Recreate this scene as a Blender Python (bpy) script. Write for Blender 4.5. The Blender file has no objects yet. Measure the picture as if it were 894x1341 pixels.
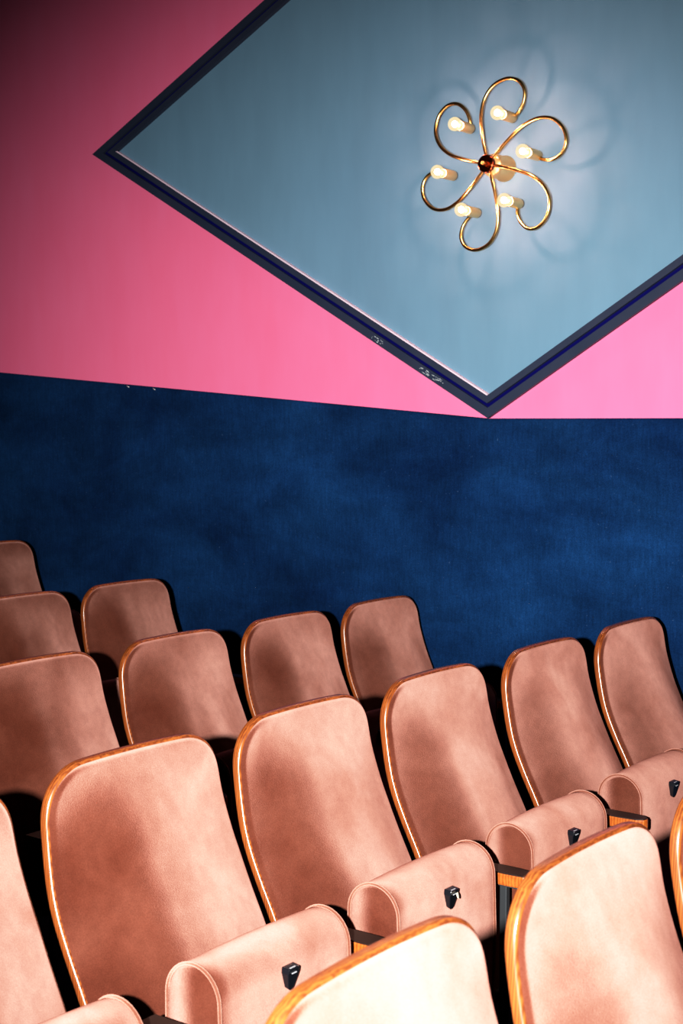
import bpy, bmesh, math, random
from mathutils import Vector, Matrix
random.seed(7)
S = bpy.context.scene
COL = S.collection
EYE = 1.65
WALL = 4.62

# ------------------------------------------------------------------ helpers
def link(o, parent=None):
    COL.objects.link(o)
    if parent: o.parent = parent
    return o
def obj(name, verts, faces, mat, parent=None, smooth=True, bevel=0, seg=2, autos=None):
    me = bpy.data.meshes.new(name)
    me.from_pydata([tuple(v) for v in verts], [], faces)
    me.update()
    bm = bmesh.new(); bm.from_mesh(me)
    bmesh.ops.recalc_face_normals(bm, faces=bm.faces[:])
    bm.to_mesh(me); bm.free()
    for p in me.polygons: p.use_smooth = smooth
    me.materials.append(mat)
    o = link(bpy.data.objects.new(name, me), parent)
    if bevel:
        b = o.modifiers.new('bevel', 'BEVEL'); b.width = bevel; b.segments = seg
        b.limit_method = 'ANGLE'; b.angle_limit = math.radians(40)
    return o
def objbm(name, bm, mat, parent=None, smooth=True, bevel=0, seg=2):
    bmesh.ops.recalc_face_normals(bm, faces=bm.faces[:])
    me = bpy.data.meshes.new(name); bm.to_mesh(me); bm.free()
    for p in me.polygons: p.use_smooth = smooth
    me.materials.append(mat)
    o = link(bpy.data.objects.new(name, me), parent)
    if bevel:
        b = o.modifiers.new('bevel', 'BEVEL'); b.width = bevel; b.segments = seg
        b.limit_method = 'ANGLE'; b.angle_limit = math.radians(40)
    return o
def box(bm, x0, x1, y0, y1, z0, z1):
    v = [bm.verts.new((x, y, z)) for x in (x0, x1) for y in (y0, y1) for z in (z0, z1)]
    for f in ((0,1,3,2),(4,6,7,5),(0,4,5,1),(2,3,7,6),(0,2,6,4),(1,5,7,3)):
        bm.faces.new([v[i] for i in f])
def tube(bm, pts, r, n=12, cap=True):
    pts = [Vector(p) for p in pts]
    rings = []; prev = None
    for i, p in enumerate(pts):
        t = (pts[min(i+1, len(pts)-1)] - pts[max(i-1, 0)]).normalized()
        if prev is None:
            a = Vector((0, 0, 1)) if abs(t.z) < .9 else Vector((1, 0, 0))
            prev = (a - t*a.dot(t)).normalized()
        else:
            prev = (prev - t*prev.dot(t)).normalized()
        b = t.cross(prev)
        rr = r[i] if isinstance(r, (list, tuple)) else r
        rings.append([bm.verts.new(p + (prev*math.cos(2*math.pi*k/n) + b*math.sin(2*math.pi*k/n))*rr) for k in range(n)])
    for a, b in zip(rings, rings[1:]):
        for k in range(n):
            bm.faces.new((a[k], a[(k+1) % n], b[(k+1) % n], b[k]))
    if cap:
        bm.faces.new(rings[0]); bm.faces.new(list(reversed(rings[-1])))
def lathe(bm, prof, origin, axis, n=32):
    """prof: (distance along axis, radius) points"""
    ax = Vector(axis).normalized(); o = Vector(origin)
    a = Vector((0, 0, 1)) if abs(ax.z) < .9 else Vector((1, 0, 0))
    u = (a - ax*a.dot(ax)).normalized(); w = ax.cross(u)
    rings = []
    for h, r in prof:
        if r < 1e-6: rings.append([bm.verts.new(o + ax*h)])
        else: rings.append([bm.verts.new(o + ax*h + (u*math.cos(2*math.pi*k/n) + w*math.sin(2*math.pi*k/n))*r) for k in range(n)])
    for a, b in zip(rings, rings[1:]):
        for k in range(n):
            k2 = (k+1) % n
            if len(a) == 1 and len(b) == 1: continue
            if len(a) == 1: bm.faces.new((a[0], b[k2], b[k]))
            elif len(b) == 1: bm.faces.new((a[k], a[k2], b[0]))
            else: bm.faces.new((a[k], a[k2], b[k2], b[k]))
    if len(rings[0]) > 1: bm.faces.new(rings[0])
    if len(rings[-1]) > 1: bm.faces.new(list(reversed(rings[-1])))
def empty(name, loc, label, cat, group=None):
    o = link(bpy.data.objects.new(name, None)); o.location = loc; o.empty_display_size = .1
    o['label'] = label; o['category'] = cat
    if group: o['group'] = group
    return o
def interp(tab, x):
    if x <= tab[0][0]:
        (a, b), (c, d) = tab[0], tab[1]
    else:
        for (a, b), (c, d) in zip(tab, tab[1:]):
            if x <= c: break
    return b + (d-b)*(x-a)/(c-a)
def spline(pts, n):
    out = []
    P = [Vector(p) for p in pts]
    for i in range(len(P)-1):
        p0, p1, p2, p3 = P[max(i-1, 0)], P[i], P[i+1], P[min(i+2, len(P)-1)]
        for k in range(n):
            t = k/n
            out.append(.5*((2*p1) + (p2-p0)*t + (2*p0-5*p1+4*p2-p3)*t*t + (3*p1-p0-3*p2+p3)*t**3))
    out.append(P[-1]); return out

# ------------------------------------------------------------------ materials
def mat(name):
    m = bpy.data.materials.new(name); m.use_nodes = True
    nt = m.node_tree; nt.nodes.clear()
    out = nt.nodes.new('ShaderNodeOutputMaterial')
    b = nt.nodes.new('ShaderNodeBsdfPrincipled')
    nt.links.new(b.outputs[0], out.inputs[0])
    return m, nt, b
def N(nt, t, **kw):
    n = nt.nodes.new(t)
    for k, v in kw.items():
        if k in n.inputs: n.inputs[k].default_value = v
        else: setattr(n, k, v)
    return n
def ramp(nt, src, stops):
    r = nt.nodes.new('ShaderNodeValToRGB'); e = r.color_ramp.elements
    while len(e) < len(stops): e.new(.5)
    for el, (p, c) in zip(e, stops):
        el.position = p; el.color = (*c, 1)
    nt.links.new(src, r.inputs[0]); return r.outputs[0]
def mixc(nt, fac, a, b, mode='MIX'):
    m = nt.nodes.new('ShaderNodeMix'); m.data_type = 'RGBA'; m.blend_type = mode
    for s, v in ((m.inputs[0], fac), (m.inputs[6], a), (m.inputs[7], b)):
        if hasattr(v, 'links'): nt.links.new(v, s)
        elif isinstance(v, tuple): s.default_value = (*v, 1)
        else: s.default_value = v
    return m.outputs[2]
def plain(name, c, rough=.5, metal=0, **kw):
    m, nt, b = mat(name)
    b.inputs['Base Color'].default_value = (*c, 1)
    b.inputs['Roughness'].default_value = rough; b.inputs['Metallic'].default_value = metal
    for k, v in kw.items(): b.inputs[k].default_value = v
    return m
def noise(nt, vec, scale, detail=4, rough=.55, dist=0):
    n = N(nt, 'ShaderNodeTexNoise', Scale=scale, Detail=detail, Roughness=rough, Distortion=dist)
    if vec: nt.links.new(vec, n.inputs['Vector'])
    return n.outputs['Fac']
def mapping(nt, vec, scale=(1, 1, 1), rot=(0, 0, 0)):
    m = N(nt, 'ShaderNodeMapping'); m.inputs['Scale'].default_value = scale; m.inputs['Rotation'].default_value = rot
    nt.links.new(vec, m.inputs['Vector']); return m.outputs[0]
def bump(nt, b, h, strength, dist):
    bp = N(nt, 'ShaderNodeBump', Strength=strength, Distance=dist)
    nt.links.new(h, bp.inputs['Height']); nt.links.new(bp.outputs[0], b.inputs['Normal'])

def velvet(name, lo, hi, shn, srough=.45):
    """dark diffuse pile plus a strong grazing sheen, brushed into soft patches"""
    m, nt, b = mat(name)
    nt.nodes.remove(b)
    out = [n for n in nt.nodes if n.type == 'OUTPUT_MATERIAL'][0]
    pos = N(nt, 'ShaderNodeNewGeometry').outputs['Position']
    big = noise(nt, pos, 5.5, 3, .5, .5)
    mid = noise(nt, pos, 38, 4, .6)
    fine = noise(nt, pos, 420, 2, .6)
    def vary(c):
        c = mixc(nt, .22, c, ramp(nt, mid, [(.3, (.32,)*3), (.7, (.68,)*3)]), 'OVERLAY')
        return mixc(nt, .35, c, ramp(nt, fine, [(.3, (.3,)*3), (.7, (.7,)*3)]), 'OVERLAY')
    d = N(nt, 'ShaderNodeBsdfDiffuse', Roughness=.6)
    nt.links.new(vary(ramp(nt, big, [(.34, lo), (.64, hi)])), d.inputs['Color'])
    sh = N(nt, 'ShaderNodeBsdfSheen', distribution='ASHIKHMIN', Roughness=srough)
    nt.links.new(vary(ramp(nt, big, [(.34, (shn[0]*.74, shn[1]*.67, shn[2]*.64)), (.64, shn)])), sh.inputs['Color'])
    bp = N(nt, 'ShaderNodeBump', Strength=.25, Distance=.002); nt.links.new(fine, bp.inputs['Height'])
    nt.links.new(bp.outputs[0], d.inputs['Normal']); nt.links.new(bp.outputs[0], sh.inputs['Normal'])
    ad = N(nt, 'ShaderNodeAddShader')
    nt.links.new(d.outputs[0], ad.inputs[0]); nt.links.new(sh.outputs[0], ad.inputs[1])
    nt.links.new(ad.outputs[0], out.inputs[0])
    return m
M_velvet = velvet('dusty_pink_velvet', (.074, .022, .0135), (.105, .036, .0235), (.43, .252, .216), .58)
M_piping = velvet('pink_piping', (.13, .048, .032), (.16, .062, .043), (.50, .31, .26), .6)

def wood(name, a, b_, scale=(30, 30, 2.2)):
    m, nt, b = mat(name)
    tc = N(nt, 'ShaderNodeTexCoord').outputs['Object']
    v = mapping(nt, tc, scale)
    n1 = noise(nt, v, 1.6, 6, .65, .8)
    w = N(nt, 'ShaderNodeTexWave', Scale=1.3, Distortion=5.0, Detail=3.0)
    nt.links.new(v, w.inputs['Vector'])
    f = mixc(nt, .5, ramp(nt, n1, [(.3, (0, 0, 0)), (.7, (1, 1, 1))]), w.outputs['Color'])
    c = ramp(nt, f, [(.15, a), (.85, b_)])
    nt.links.new(c, b.inputs['Base Color'])
    b.inputs['Roughness'].default_value = .34
    b.inputs['Coat Weight'].default_value = .45; b.inputs['Coat Roughness'].default_value = .21
    return m
M_wood = wood('varnished_bent_plywood', (.10, .026, .008), (.27, .078, .018), (46, 46, 3))
M_arm = wood('varnished_armrest_wood', (.24, .055, .010), (.42, .115, .022), (30, 2.5, 30))
M_armtop = plain('dark_armtop', (.012, .005, .003), .55)  # armrest top, a much darker brown than its sides
M_iron = plain('grey_painted_iron', (.05, .055, .06), .5, .6)
M_black = plain('glossy_black_plastic', (.006, .007, .010), .22, 0)
M_cream = plain('clip_cream', (.75, .66, .48), .4)

# walls
def paint(name, a, c2, sc=1.2, rough=.7):
    m, nt, b = mat(name)
    pos = N(nt, 'ShaderNodeNewGeometry').outputs['Position']
    n1 = noise(nt, pos, sc, 4, .5)
    n2 = noise(nt, mapping(nt, pos, (1, 1, .25)), 9, 3, .6)
    c = mixc(nt, ramp(nt, n1, [(.3, (0, 0, 0)), (.7, (1, 1, 1))]), a, c2)
    c = mixc(nt, .10, c, ramp(nt, n2, [(.3, (.3,)*3), (.7, (.7,)*3)]), 'OVERLAY')
    nt.links.new(c, b.inputs['Base Color'])
    b.inputs['Roughness'].default_value = rough; b.inputs['Specular IOR Level'].default_value = .25
    bump(nt, b, noise(nt, pos, 160, 3, .6), .08, .002)
    return m
M_pink = paint('pink_wall_paint', (.90, .185, .345), (.94, .205, .370))
M_blue = paint('sky_blue_paint', (.140, .258, .355), (.155, .272, .365), .9, .6)
M_slate = paint('slate_moulding_paint', (.026, .036, .064), (.034, .042, .072), 6, .5)
M_groove = plain('deep_blue_gloss', (.004, .004, .085), .25)
M_lip = plain('pale_ledge', (.80, .62, .72), .6)
M_chip = plain('bare_plaster_chip', (.45, .50, .52), .8)
def navy():
    m, nt, b = mat('navy_wall_velvet')
    pos = N(nt, 'ShaderNodeNewGeometry').outputs['Position']
    big = noise(nt, mapping(nt, pos, (1, 1, 1.5)), 1.5, 6, .62, .4)
    streak = noise(nt, mapping(nt, pos, (1, 1, 2.0), (0, .25, 0)), 2.6, 6, .66, .5)
    weave = noise(nt, mapping(nt, pos, (1, 1, .12)), 130, 2, .6)
    fine = noise(nt, pos, 300, 2, .6)
    c = ramp(nt, big, [(.30, (.0026, .0150, .054)), (.70, (.0080, .044, .128))])
    c = mixc(nt, .48, c, ramp(nt, streak, [(.36, (.30,)*3), (.70, (.76,)*3)]), 'OVERLAY')
    c = mixc(nt, .40, c, ramp(nt, weave, [(.3, (.33,)*3), (.7, (.66,)*3)]), 'OVERLAY')
    c = mixc(nt, .65, c, ramp(nt, fine, [(.3, (.3,)*3), (.75, (.74,)*3)]), 'OVERLAY')
    dust = noise(nt, pos, 90, 1, .5)
    c = mixc(nt, ramp(nt, dust, [(.74, (0, 0, 0)), (.80, (.5,)*3)]), c, (.05, .10, .20))
    nt.links.new(c, b.inputs['Base Color'])
    b.inputs['Roughness'].default_value = .95; b.inputs['Specular IOR Level'].default_value = .05
    b.inputs['Sheen Weight'].default_value = .06; b.inputs['Sheen Roughness'].default_value = .4
    b.inputs['Sheen Tint'].default_value = (.15, .35, .8, 1)
    bump(nt, b, streak, .35, .02)
    return m
M_navy = navy()
M_floor = paint('dark_carpet', (.010, .012, .020), (.016, .018, .028), 5, .95)
M_dark = paint('dark_ceiling_paint', (.02, .025, .04), (.025, .03, .045), 2, .9)
# lamp
m, nt, b = mat('polished_brass')
pos = N(nt, 'ShaderNodeNewGeometry').outputs['Position']
nt.links.new(ramp(nt, noise(nt, pos, 25, 3), [(.3, (.62, .36, .11)), (.7, (.80, .52, .20))]), b.inputs['Base Color'])
b.inputs['Metallic'].default_value = 1; b.inputs['Roughness'].default_value = .26
M_brass = m
M_satin = plain('satin_brass', (.90, .66, .34), .42, 1)
M_copper = plain('dark_copper_cup', (.22, .055, .022), .22, 1)
m, nt, b = mat('glowing_bulb_glass')
out = [n for n in nt.nodes if n.type == 'OUTPUT_MATERIAL'][0]; nt.nodes.remove(b)
tr = N(nt, 'ShaderNodeBsdfTransparent'); em = N(nt, 'ShaderNodeEmission', Strength=1.25); em.inputs[0].default_value = (1, .74, .40, 1)
mx = N(nt, 'ShaderNodeMixShader'); mx.inputs[0].default_value = .55
nt.links.new(tr.outputs[0], mx.inputs[1]); nt.links.new(em.outputs[0], mx.inputs[2]); nt.links.new(mx.outputs[0], out.inputs[0])
M_bulb = m
m, nt, b = mat('hot_filament')
b.inputs['Emission Color'].default_value = (1, .46, .36, 1); b.inputs['Emission Strength'].default_value = 800
M_fil = m

# ------------------------------------------------------------------ room
def struct(o): o['kind'] = 'structure'; return o
Z = lambda zr: zr + EYE
XB, XF, YN, CEIL = -7.6, 1.6, -1.2, 4.9
# side wall behind the seats; everything painted is on this one wall
wall = struct(obj('wall_left', [(XB, WALL, 0), (XF, WALL, 0), (XF, WALL, CEIL), (XB, WALL, CEIL),
                                (XB, WALL+.15, 0), (XF, WALL+.15, 0), (XF, WALL+.15, CEIL), (XB, WALL+.15, CEIL)],
                  [(0,1,2,3), (4,7,6,5), (0,4,5,1), (3,2,6,7), (0,3,7,4), (1,5,6,2)], M_pink, smooth=False))
# navy velvet stretched over a padded dado whose top edge steps up with the rake
top = [(XB, Z(.0115 + .0820*(-2.796-XB))), (-2.796, Z(.0115)), (XF, Z(.0125))]
nX = 60
xs = sorted(set([XB + (XF-XB)*i/nX for i in range(nX+1)] + [-2.796]))
vv = []; ff = []
for x in xs:
    zt = interp(top, x)
    vv += [(x, WALL-.002, .0), (x, WALL-.022, .0), (x, WALL-.022, zt-.012), (x, WALL-.018, zt-.003), (x, WALL-.010, zt), (x, WALL-.002, zt)]
for i in range(len(xs)-1):
    for k in range(6):
        ff.append((i*6+k, i*6+(k+1) % 6, (i+1)*6+(k+1) % 6, (i+1)*6+k))
ff += [tuple(range(6)), tuple(range((len(xs)-1)*6, len(xs)*6))]
dado = obj('velvet_dado', vv, ff, M_navy, wall)
dado['label'] = 'navy velvet lining of the lower wall'
for x in (-4.70, -4.535):
    bm = bmesh.new(); zt = interp(top, x)
    tube(bm, [(x-.006, WALL-.020, zt-.007), (x-.005, WALL-.026, zt-.006), (x+.005, WALL-.026, zt-.011), (x+.006, WALL-.020, zt-.012)], .0022, 6)
    objbm('staple', bm, plain('bright_staple', (.8, .8, .78), .3, .6), wall)
# blue diamond
D = [Vector((-4.923, 1.228)), Vector((-2.796, .0125)), Vector((-.68, 1.300)), Vector((-2.750, 2.305))]
def inset(poly, d):
    out = []; n = len(poly); c = sum(poly, Vector((0, 0)))/n
    for i in range(n):
        a, b, e = poly[i-1], poly[i], poly[(i+1) % n]
        def off(p, q):
            t = (q-p).normalized(); nn = Vector((-t.y, t.x))
            if nn.dot(c-p) < 0: nn = -nn
            return p+nn*d, t
        p1, t1 = off(a, b); p2, t2 = off(b, e)
        det = t1.x*t2.y - t1.y*t2.x
        s = ((p2.x-p1.x)*t2.y - (p2.y-p1.y)*t2.x)/det
        out.append(p1 + t1*s)
    return out
def ring(name, d0, d1, y0, y1, m, parent, sides=(0, 1, 2, 3), bev=0):
    A, B = inset(D, d0), inset(D, d1)
    v = []; f = []
    for i in sides:
        j = (i+1) % 4; o = len(v)
        for (p, q) in ((A[i], A[j]), (B[i], B[j])):
            for y in (y0, y1):
                v += [(p.x, WALL-y, Z(p.y)), (q.x, WALL-y, Z(q.y))]
        # 0,1 outer back ; 2,3 outer front ; 4,5 inner back ; 6,7 inner front
        f += [(o+2, o+3, o+7, o+6), (o, o+2, o+3, o+1)[::-1], (o+4, o+5, o+7, o+6), (o, o+1, o+5, o+4), (o, o+4, o+6, o+2), (o+1, o+3, o+7, o+5)]
    return obj(name, v, f, m, parent, smooth=False, bevel=bev)
I = inset(D, .070)
panel = obj('painted_diamond', [(p.x, WALL-.003, Z(p.y)) for p in I], [(0, 1, 2, 3)], M_blue, wall, smooth=False)
panel['label'] = 'sky blue diamond painted on the pink wall'
frame = struct(ring('trim_1', 0, .0335, .0005, .020, M_slate, None))
frame['label'] = 'dark slate moulding framing the blue diamond'
ring('inner_strip', .0485, .073, .0005, .024, M_slate, frame)
g = ring('groove', .033, .049, .0005, .009, M_groove, frame); g['label'] = 'deep blue groove between the moulding strips'
lp = ring('ledge', .0731, .0785, .001, .0235, M_lip, frame, sides=(0,)); lp['label'] = 'pale inner ledge of the moulding'  # pale strip along the lower left inner edge only
# flaked paint on the lower left moulding
A, B = inset(D, .005), inset(D, .026)
def chip(t, s, w, h):
    p = A[0].lerp(A[1], t); q = B[0].lerp(B[1], t); c = p.lerp(q, s)
    n = 9; ring_ = []
    for k in range(n):
        a = 2*math.pi*k/n; r = random.uniform(.4, 1)
        dx, dz = math.cos(a)*w*r, math.sin(a)*h*r
        ring_.append((c.x+dx-.0*dz, WALL-.0207, Z(c.y)+dz-.57*dx))
    obj('paint_chip', ring_, [tuple(range(n))], M_chip, frame, smooth=False)
for t0, cnt in ((.757, 14), (.862, 14), (.893, 15)):
    for _ in range(cnt):
        chip(t0+random.uniform(-.012, .012), random.uniform(.15, .95), random.uniform(.002, .009), random.uniform(.001, .003))

# floor with shallow terraces under the rows
prof = [(XF, -.005), (-1.36, -.005), (-1.36, 0), (-2.36, 0), (-2.36, -.018), (-3.40, -.018), (-3.40, .008), (-4.40, .008), (-4.40, .102), (XB, .102)]
v = []; f = []
for x, z in prof: v += [(x, YN, z), (x, WALL, z)]
for i in range(len(prof)-1): f.append((2*i, 2*i+1, 2*i+3, 2*i+2))
o = len(v); v += [(XF, YN, -.2), (XF, WALL, -.2), (XB, YN, -.2), (XB, WALL, -.2)]
f += [(o, o+1, o+3, o+2), (0, o, o+1, 1), (len(prof)*2-2, len(prof)*2-1, o+3, o+2)]
struct(obj('floor', v, f, M_floor, smooth=False))
bm = bmesh.new(); box(bm, XB, XF, YN, WALL+.15, CEIL, CEIL+.1); struct(objbm('ceiling', bm, M_dark, smooth=False))
bm = bmesh.new(); box(bm, XB-.15, XB, YN, WALL+.15, -.2, CEIL); struct(objbm('wall_back', bm, M_navy, smooth=False))

# ------------------------------------------------------------------ the seat
TOP = 1.650 - .634
H, RC = .236, .104          # half width of the shell, corner radius
PROF = [(0, .003), (.045, .000), (.087, .000), (.125, .003), (.161, .008), (.19, .0125), (.225, .0205), (.27, .038), (.33, .067), (.376, .092), (.403, .105), (.50, .153), (.60, .194), (.68, .222)]
def Px(d):
    # smooth the table a little
    return (interp(PROF, d-.02) + 2*interp(PROF, d) + interp(PROF, d+.02))/4 + .012*sm(.06, .26, d)
def Hd(d): return H + .016*sm(.07, .28, d)          # the back widens a little below the shoulders
def hw(d, h, r):
    if d >= r: return h
    k = 2.25
    return h - r + r*max(0., 1-((r-d)/r)**k)**(1/k)
DEND = .62
def dlist(d0, r):
    L = [d0 + r*(1-math.cos(math.pi/2*i/14)) for i in range(15)]
    L += [d0 + r + (DEND-d0-r)*i/26 for i in range(1, 27)]
    return L
def sheet(ins, fx, nU=28):
    """two skins between front fx(u,d,k) and back, closed round the edge"""
    ds = dlist(ins, RC-ins)
    F, Bk = [], []
    for i, d in enumerate(ds):
        w = hw(d-ins, Hd(d)-ins, RC-ins)
        rowf, rowb = [], []
        offs = [0, .0006, .002, .0042, .0070, .0105, .0150]
        inner = w-offs[-1]; m_ = nU+1-2*len(offs)
        ys = [-(w-o_) for o_ in offs] + [-inner+2*inner*(q+1)/(m_+1) for q in range(m_)] + [w-o_ for o_ in reversed(offs)]
        for y in ys:
            u = y/w
            z = TOP - d - .006*(y/H)**2
            xf, xb = fx(u, d, d-ins, y)
            rowf.append((xf, y, z)); rowb.append((xb, y, z))
        F.append(rowf); Bk.append(rowb)
    n = nU+1; v = []; f = []
    for r in F: v += r
    off = len(v)
    for r in Bk: v += r
    R_ = len(ds)
    for i in range(R_-1):
        for j in range(nU):
            a = i*n+j
            f.append((a, a+1, a+n+1, a+n)); f.append((off+a, off+a+n, off+a+n+1, off+a+1))
        f.append((i*n, (i+1)*n, off+(i+1)*n, off+i*n)); f.append((i*n+nU, off+i*n+nU, off+(i+1)*n+nU, (i+1)*n+nU))
    for j in range(nU):
        f.append((j, off+j, off+j+1, j+1)); a = (R_-1)*n+j
        f.append((a, a+1, off+a+1, off+a))
    return v, f
def edge_dist(dd, y, h, r):
    """distance from the rounded outline"""
    ay = abs(y)
    if dd < r and ay > h-r:
        k = 2.25
        return max(0., r*(1-((((r-dd)/r)**k + ((ay-h+r)/r)**k)**(1/k))))
    return max(0., min(dd, h-ay))
def rnd(e, r):
    return r - math.sqrt(max(0., r*r - (r-min(e, r))**2))    # how far a rounded edge falls back
def curl(y): return .012*(y/H)**2 - .006
def shell_x(u, d, dd, y):
    e = edge_dist(dd, y, Hd(d), RC)
    return Px(d)+curl(y)+.020-rnd(e, .0065), Px(d)+curl(y)-.001+rnd(e, .006)
def sm(a, b, x):
    t = min(1, max(0, (x-a)/(b-a))); return t*t*(3-2*t)
def pad_x(u, d, dd, y):
    back = Px(d)+curl(y)+.0185
    e = edge_dist(dd, y, Hd(d)-.0065, RC-.0065)
    edge = .010 - rnd(e, .009)
    T = .056 + .028*sm(.10, .42, d)
    t = 1-min(1, abs(y/(Hd(d)-.010)))
    if y < 0: crown = .6*sm(0, .86, t) + .4*(1-(1-min(1, t/.8))**2)
    else: crown = .5*sm(-.15, 1.0, t) + .5*(1-(1-min(1, t/.9))**2)
    topf = sm(-.03, .17, dd)
    return back - .001 + edge + T*crown*topf, back
def bull_pts(n=18):
    """cross-section (x,z) of the folded seat"""
    x0, x1, zt, zb, r = .290, .413, .718, .285, .0615
    pts = [(x0+.004, zb), (x0, zb+.02)]
    for i in range(n+1):
        a = math.pi - math.pi*i/n
        pts.append(((x0+x1)/2 + math.cos(a)*(x1-x0)/2, zt-r + math.sin(a)*r))
    pts += [(x1+.004, (zb+zt)/2+.03), (x1, zb+.02), (x1-.004, zb)]
    return pts
BY0, BY1 = -.198, .172
def seat_mesh():
    pts = bull_pts(); v = []; f = []; n = len(pts)
    ys = [BY0, BY0+.003, BY0+.010] + [BY0+.010+(BY1-BY0-.02)*i/14 for i in range(1, 14)] + [BY1-.010, BY1-.003, BY1]
    cxm = .3515
    for y in ys:
        e = min(y-BY0, BY1-y)
        s = -.006*(1-min(1, e/.010))**2
        t = (y-BY0)/(BY1-BY0); puff = .004*math.sin(math.pi*t)
        for (x, z) in pts:
            kx = (x-cxm)/.0615
            v.append((x + kx*(s+puff), y, z + (s+puff if z > .65 else 0)))
    for i in range(len(ys)-1):
        for k in range(n):
            f.append((i*n+k, i*n+(k+1) % n, (i+1)*n+(k+1) % n, (i+1)*n+k))
    # domed end panels
    for base, y, dy in ((0, BY0, -.004), ((len(ys)-1)*n, BY1, .004)):
        o = len(v)
        for (x, z) in pts: v.append((cxm+(x-cxm)*.90, y+dy*.5, .50+(z-.50)*.965))
        for k in range(n): f.append((base+k, base+(k+1) % n, o+(k+1) % n, o+k))
        f.append(tuple(range(o, o+n)))
    return v, f
protos = {}
def make_seat():
    r = link(bpy.data.objects.new('cinema_seat', None)); r.empty_display_size = .1
    v, f = sheet(0, shell_x, 30); s = obj('back_shell', v, f, M_wood, r)
    s['label'] = 'varnished bent plywood back shell'
    v, f = sheet(.0065, pad_x, 50); obj('back_cushion', v, f, M_velvet, r)
    v, f = seat_mesh(); st = obj('seat_cushion', v, f, M_velvet, r, bevel=0)
    pts = bull_pts()
    for y in (BY0+.002, BY1-.002):
        bm = bmesh.new()
        tube(bm, [(.3515+(x-.3515)*1.0, y, z) for x, z in pts[1:-1]], .0036, 8)
        objbm('piping', bm, M_piping, st)
    # shield-shaped clip on the underside of the folded seat
    yc = -.018; xb = .4195; zc = .660
    sh = [(-.016, .018), (.016, .018), (.0175, .008), (.009, -.020), (.003, -.0245), (-.004, -.0245), (-.010, -.020), (-.0175, .008)]
    v = [(xb-.004, yc+a, zc+b) for a, b in sh] + [(xb+.004+.010*(b+.03)/.05, yc+a*.92, zc+b-.003) for a, b in sh]
    f = [tuple(range(8)), tuple(range(8, 16))] + [(k, (k+1) % 8, 8+(k+1) % 8, 8+k) for k in range(8)]
    cl = obj('seat_clip', v, f, M_black, r, smooth=False, bevel=.0014)
    cl['label'] = 'small glossy black shield-shaped clip'
    bm = bmesh.new()
    box(bm, xb+.008, xb+.0105, yc-.009, yc+.006, zc+.0145, zc+.0162)
    box(bm, xb+.013, xb+.0142, yc-.008, yc+.005, zc+.0060, zc+.0078)
    objbm('clip_slot', bm, plain('clip_grey', (.35, .36, .38), .4), cl, smooth=False)
    # crossbar behind the folded seat that carries it between the standards
    bm = bmesh.new(); tube(bm, [(.36, -.262, .335), (.36, .20, .335)], .012, 10)
    objbm('crossbar', bm, M_iron, r)
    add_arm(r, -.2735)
    return r
def add_arm(r, y):
    bm = bmesh.new()
    plan = [(.31, -.0265), (.40, -.0275), (.445, -.024), (.462, -.012), (.466, 0)]
    plan = plan + [(x, -yy) for x, yy in reversed(plan[:-1])]
    zt, th = 1.650-1.0135, .028
    lo = [bm.verts.new((x, y+yy, zt-th)) for x, yy in plan]; hi = [bm.verts.new((x, y+yy, zt)) for x, yy in plan]
    bm.faces.new(lo); bm.faces.new(hi)
    for k in range(len(plan)): bm.faces.new((lo[k], lo[(k+1) % len(plan)], hi[(k+1) % len(plan)], hi[k]))
    a = objbm('armrest', bm, M_arm, r, smooth=False, bevel=.004)
    a['label'] = 'varnished wooden armrest'
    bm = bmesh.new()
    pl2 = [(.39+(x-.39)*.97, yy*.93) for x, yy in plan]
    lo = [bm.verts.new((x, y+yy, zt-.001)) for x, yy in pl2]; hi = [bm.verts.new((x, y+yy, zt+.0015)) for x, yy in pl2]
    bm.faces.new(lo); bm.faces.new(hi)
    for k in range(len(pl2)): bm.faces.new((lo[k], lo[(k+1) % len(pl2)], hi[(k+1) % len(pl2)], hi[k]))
    t = objbm('top_strip', bm, M_armtop, a, smooth=False); t['label'] = 'dark top of the armrest'
    bm = bmesh.new()
    box(bm, .376, .394, y-.008, y+.008, .02, zt-th)
    box(bm, .345, .43, y-.020, y+.020, zt-th-.004, zt-th-.0005)
    box(bm, .22, .45, y-.030, y+.030, 0, .022)
    objbm('standard', bm, M_iron, r, smooth=False, bevel=.003)
proto = make_seat()
used = [False]
def copy_tree(o, parent=None):
    c = o.copy(); COL.objects.link(c)
    if parent: c.parent = parent
    for ch in [x for x in o.children]: copy_tree(ch, c)
    return c
def place(X, left, zf, label, group, end=False, plate=False):
    if used[0]: r = copy_tree(PRISTINE)
    else: r = proto; used[0] = True
    r.location = (X, left+H, zf); r['label'] = label; r['category'] = 'seat'; r['group'] = group
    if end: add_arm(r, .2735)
    return r
PRISTINE = proto
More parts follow.
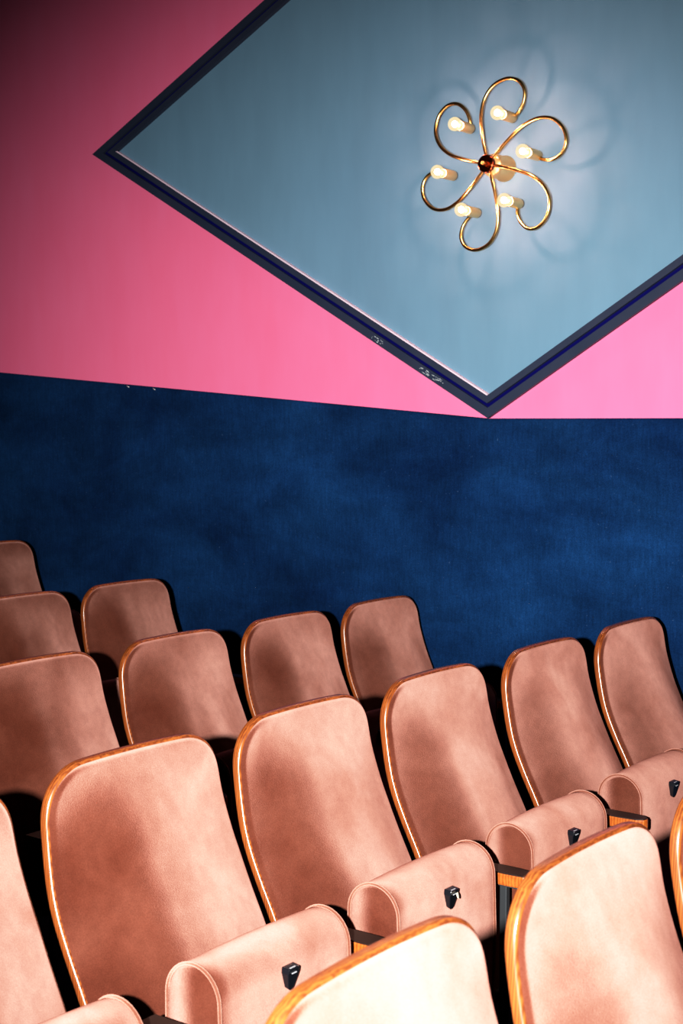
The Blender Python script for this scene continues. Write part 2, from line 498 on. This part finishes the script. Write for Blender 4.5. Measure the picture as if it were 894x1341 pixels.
ROWS = [
 ('nearest row of seats', -1.0, -.005, [
   (1.138, 'palest velvet cinema seat, only its top above the bottom edge, yellowish wood rim'),
   (1.686, 'pale pink velvet cinema seat, nearest whole backrest top at the bottom right corner'),
   (2.234, 'cinema seat of which only a curved wood rim shows at the right edge')]),
 ('second row of seats from the front', -2.0, 0, [
   (1.169, 'velvet cinema seat at the lower left edge, only its right side and cushion top showing'),
   (1.713, 'largest pink velvet cinema seat shown whole at lower left, black clip below'),
   (2.244, 'pink velvet cinema seat at mid bottom, right of the largest seat'),
   (2.783, 'pink velvet cinema seat right of the middle, behind the nearest whole backrest top'),
   (3.356, 'pink velvet cinema seat next to last before the blue wall, clip beside the right edge'),
   (3.909, 'last velvet cinema seat of its row at the right edge, against the blue wall')]),
 ('third row of seats from the front', -3.05, -.018, [
   (2.370, 'brownish pink velvet cinema seat at the left edge right behind the largest seat'),
   (2.922, 'brownish pink velvet cinema seat in the third row, standing before the lone back row seat'),
   (3.469, 'brownish pink velvet cinema seat in the third row, second from the blue wall'),
   (4.009, 'last seat of the third row, brownish velvet back silhouetted on the blue wall mid photo')]),
 ('fourth row of seats from the front', -4.05, .008, [
   (3.160, 'dim brown velvet cinema seat cut by the left edge, below the highest seat'),
   (3.689, 'dim brown velvet cinema seat standing alone against the blue wall on the left')]),
 ('back row of seats', -5.05, .102, [
   (3.840, 'darkest and highest velvet cinema seat in the far upper left corner of the rows')]),
]
jobs = []
for grp, X, zf, lst in ROWS:
    for i, (left, lab) in enumerate(lst):
        jobs.append((X, left, zf, lab, grp, i == len(lst)-1))
# make every plain copy first, then give the row ends their extra armrest
made = [place(*j[:5]) for j in jobs]
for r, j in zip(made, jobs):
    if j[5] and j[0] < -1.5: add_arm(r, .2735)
# small cream disc on one clip only
r = made[5]
cl = [c for c in r.children if c.name.startswith('seat_clip')][0]
bm = bmesh.new(); lathe(bm, [(0, .0065), (.0012, .0065), (.0012, 0)], (.4355, -.012, .6625), (1, .25, .3), 16)
d_ = objbm('clip_disc', bm, M_cream, cl); d_['label'] = 'cream disc on the black clip'

# ------------------------------------------------------------------ wall lamp
LX, LZ = -2.737, Z(.933)
lamp = empty('flower_wall_lamp', (LX, WALL-.004, LZ), 'brass flower-shaped lamp with six curling arms and glowing globe bulbs on the blue diamond', 'lamp')
# local frame: y negative = out of the wall
bm = bmesh.new(); lathe(bm, [(0, .048), (.006, .048), (.009, .043), (.080, .0425), (.096, .040), (.103, .033), (.104, 0)], (0, 0, 0), (0, -1, 0), 40)
objbm('wall_mount', bm, M_satin, lamp, bevel=0)
bm = bmesh.new(); lathe(bm, [(.094, .012), (.130, .012), (.130, 0)], (0, 0, 0), (0, -1, 0), 20); objbm('stem', bm, M_brass, lamp)
bm = bmesh.new()
lathe(bm, [(.110, 0), (.111, .018), (.116, .029), (.126, .0335), (.136, .033), (.141, .031), (.140, .026), (.138, .012), (.138, 0)], (0, 0, 0), (0, -1, 0), 36)
h_ = objbm('hub', bm, M_copper, lamp); h_['label'] = 'dark copper hub disc'
bm = bmesh.new(); lathe(bm, [(.136, .0085), (.158, .0075), (.163, .005), (.164, 0)], (0, 0, 0), (0, -1, 0), 16); objbm('finial', bm, M_brass, h_)
CAN = [(.020, 40, .118), (.06, 40, .118), (.11, 39, .115), (.18, 36.5, .110), (.24, 31, .104), (.284, 23, .100), (.308, 13, .097), (.308, 4, .095), (.286, -3, .092), (.248, -6.5, .088), (.212, -6, .084), (.190, -3, .081), (.180, 0, .080)]
for i in range(6):
    th = math.radians(5.5 + 60*i)
    pts = []
    for r_, t, y in CAN:
        a = th + math.radians(t); pts.append((r_*math.cos(a), -y, r_*math.sin(a)))
    bm = bmesh.new(); tube(bm, spline(pts, 8), .0066, 12)
    arm = objbm('arm', bm, M_brass, lamp)
    c = Vector((.180*math.cos(th), -.072, .180*math.sin(th)))
    bm = bmesh.new(); lathe(bm, [(0, 0), (0, .0165), (.003, .0185), (.072, .0185), (.075, .0175), (.075, .014), (.070, .014), (.070, 0)], c, (0, -1, 0), 24)
    sk = objbm('socket', bm, M_satin, arm)
    bm = bmesh.new()
    pr = [(.071, .0125), (.080, .0125), (.088, .0160)]
    rb, cb = .0250, .110
    for k in range(1, 14):
        a = math.radians(142 - 142*k/13); pr.append((cb - rb*math.cos(a), max(0, rb*math.sin(a))))
    pr = [(.071, .0125), (.082, .0130)] + [(cb - rb*math.cos(math.radians(d)), rb*math.sin(math.radians(d))) for d in range(36, 180, 12)] + [(cb+rb, 0)]
    lathe(bm, pr, c, (0, -1, 0), 24)
    nf = len(bm.faces)
    lathe(bm, [(cb-.011, 0)] + [(cb - .011*math.cos(math.radians(d)), .011*math.sin(math.radians(d))) for d in range(30, 180, 30)] + [(cb+.011, 0)], c, (0, -1, 0), 12)
    for k, fc in enumerate(bm.faces): fc.material_index = 0 if k < nf else 1
    o_ = objbm('bulb', bm, M_bulb, arm); o_.data.materials.append(M_fil)

# ------------------------------------------------------------------ camera and light
cam = bpy.data.cameras.new('camera'); co = link(bpy.data.objects.new('camera', cam))
cx, cy, fpx = 447., 670.5, 1862.
VX, VY = 1860., 552.
rY = Vector((VX-cx, VY-cy, fpx)).normalized()              # world Y in camera axes (x right, y down, z ahead)
up = Vector((VX-cx, VY-cy, fpx)).cross(Vector((1, 0, 0))).normalized()
if up.y > 0: up = -up
rX = rY.cross(up)
W2C = Matrix((rX, rY, up)).transposed()                     # columns: world axes in camera coordinates
rot = Matrix((W2C[0], -W2C[1], -W2C[2])).transposed()
co.matrix_world = Matrix.Translation((0, 0, EYE)) @ rot.to_4x4()
cam.sensor_fit = 'HORIZONTAL'; cam.sensor_width = 24; cam.lens = 24*fpx/894
cam.clip_start = .05
cam.dof.use_dof = True; cam.dof.focus_distance = 3.7; cam.dof.aperture_fstop = 8
S.camera = co

L = bpy.data.lights.new('camera_flash', 'SPOT'); L.energy = 2050; L.shadow_soft_size = .022
L.spot_size = math.radians(63); L.spot_blend = 1.0; L.color = (1, .97, .94)
lo_ = link(bpy.data.objects.new('camera_flash', L))
right = Vector(W2C[0]); ahead = Vector(W2C[2]); down = Vector(W2C[1])
lo_.location = Vector((0, 0, EYE)) - right*.24 - down*.01
aim = (ahead*fpx + right*(660-cx) + down*(790-cy)).normalized()
lo_.rotation_euler = aim.to_track_quat('-Z', 'Y').to_euler()

w = bpy.data.worlds.new('world'); S.world = w; w.use_nodes = True
w.node_tree.nodes['Background'].inputs[0].default_value = (.20, .32, .45, 1)
w.node_tree.nodes['Background'].inputs[1].default_value = .012
S.view_settings.view_transform = 'Standard'
S.view_settings.look = 'None'
S.view_settings.exposure = .24
S.view_settings.use_curve_mapping = True                     # soft film shoulder
cm = S.view_settings.curve_mapping
cm.white_level = (2.2, 2.2, 2.2)
c3 = cm.curves[3]
c3.points[0].location = (0, 0); c3.points[-1].location = (1, .955)
for x_, y_ in ((.114, .25), (.227, .49), (.34, .68), (.477, .815), (.70, .895)): c3.points.new(x_, y_)
cm.update()
S.view_settings.gamma = .81
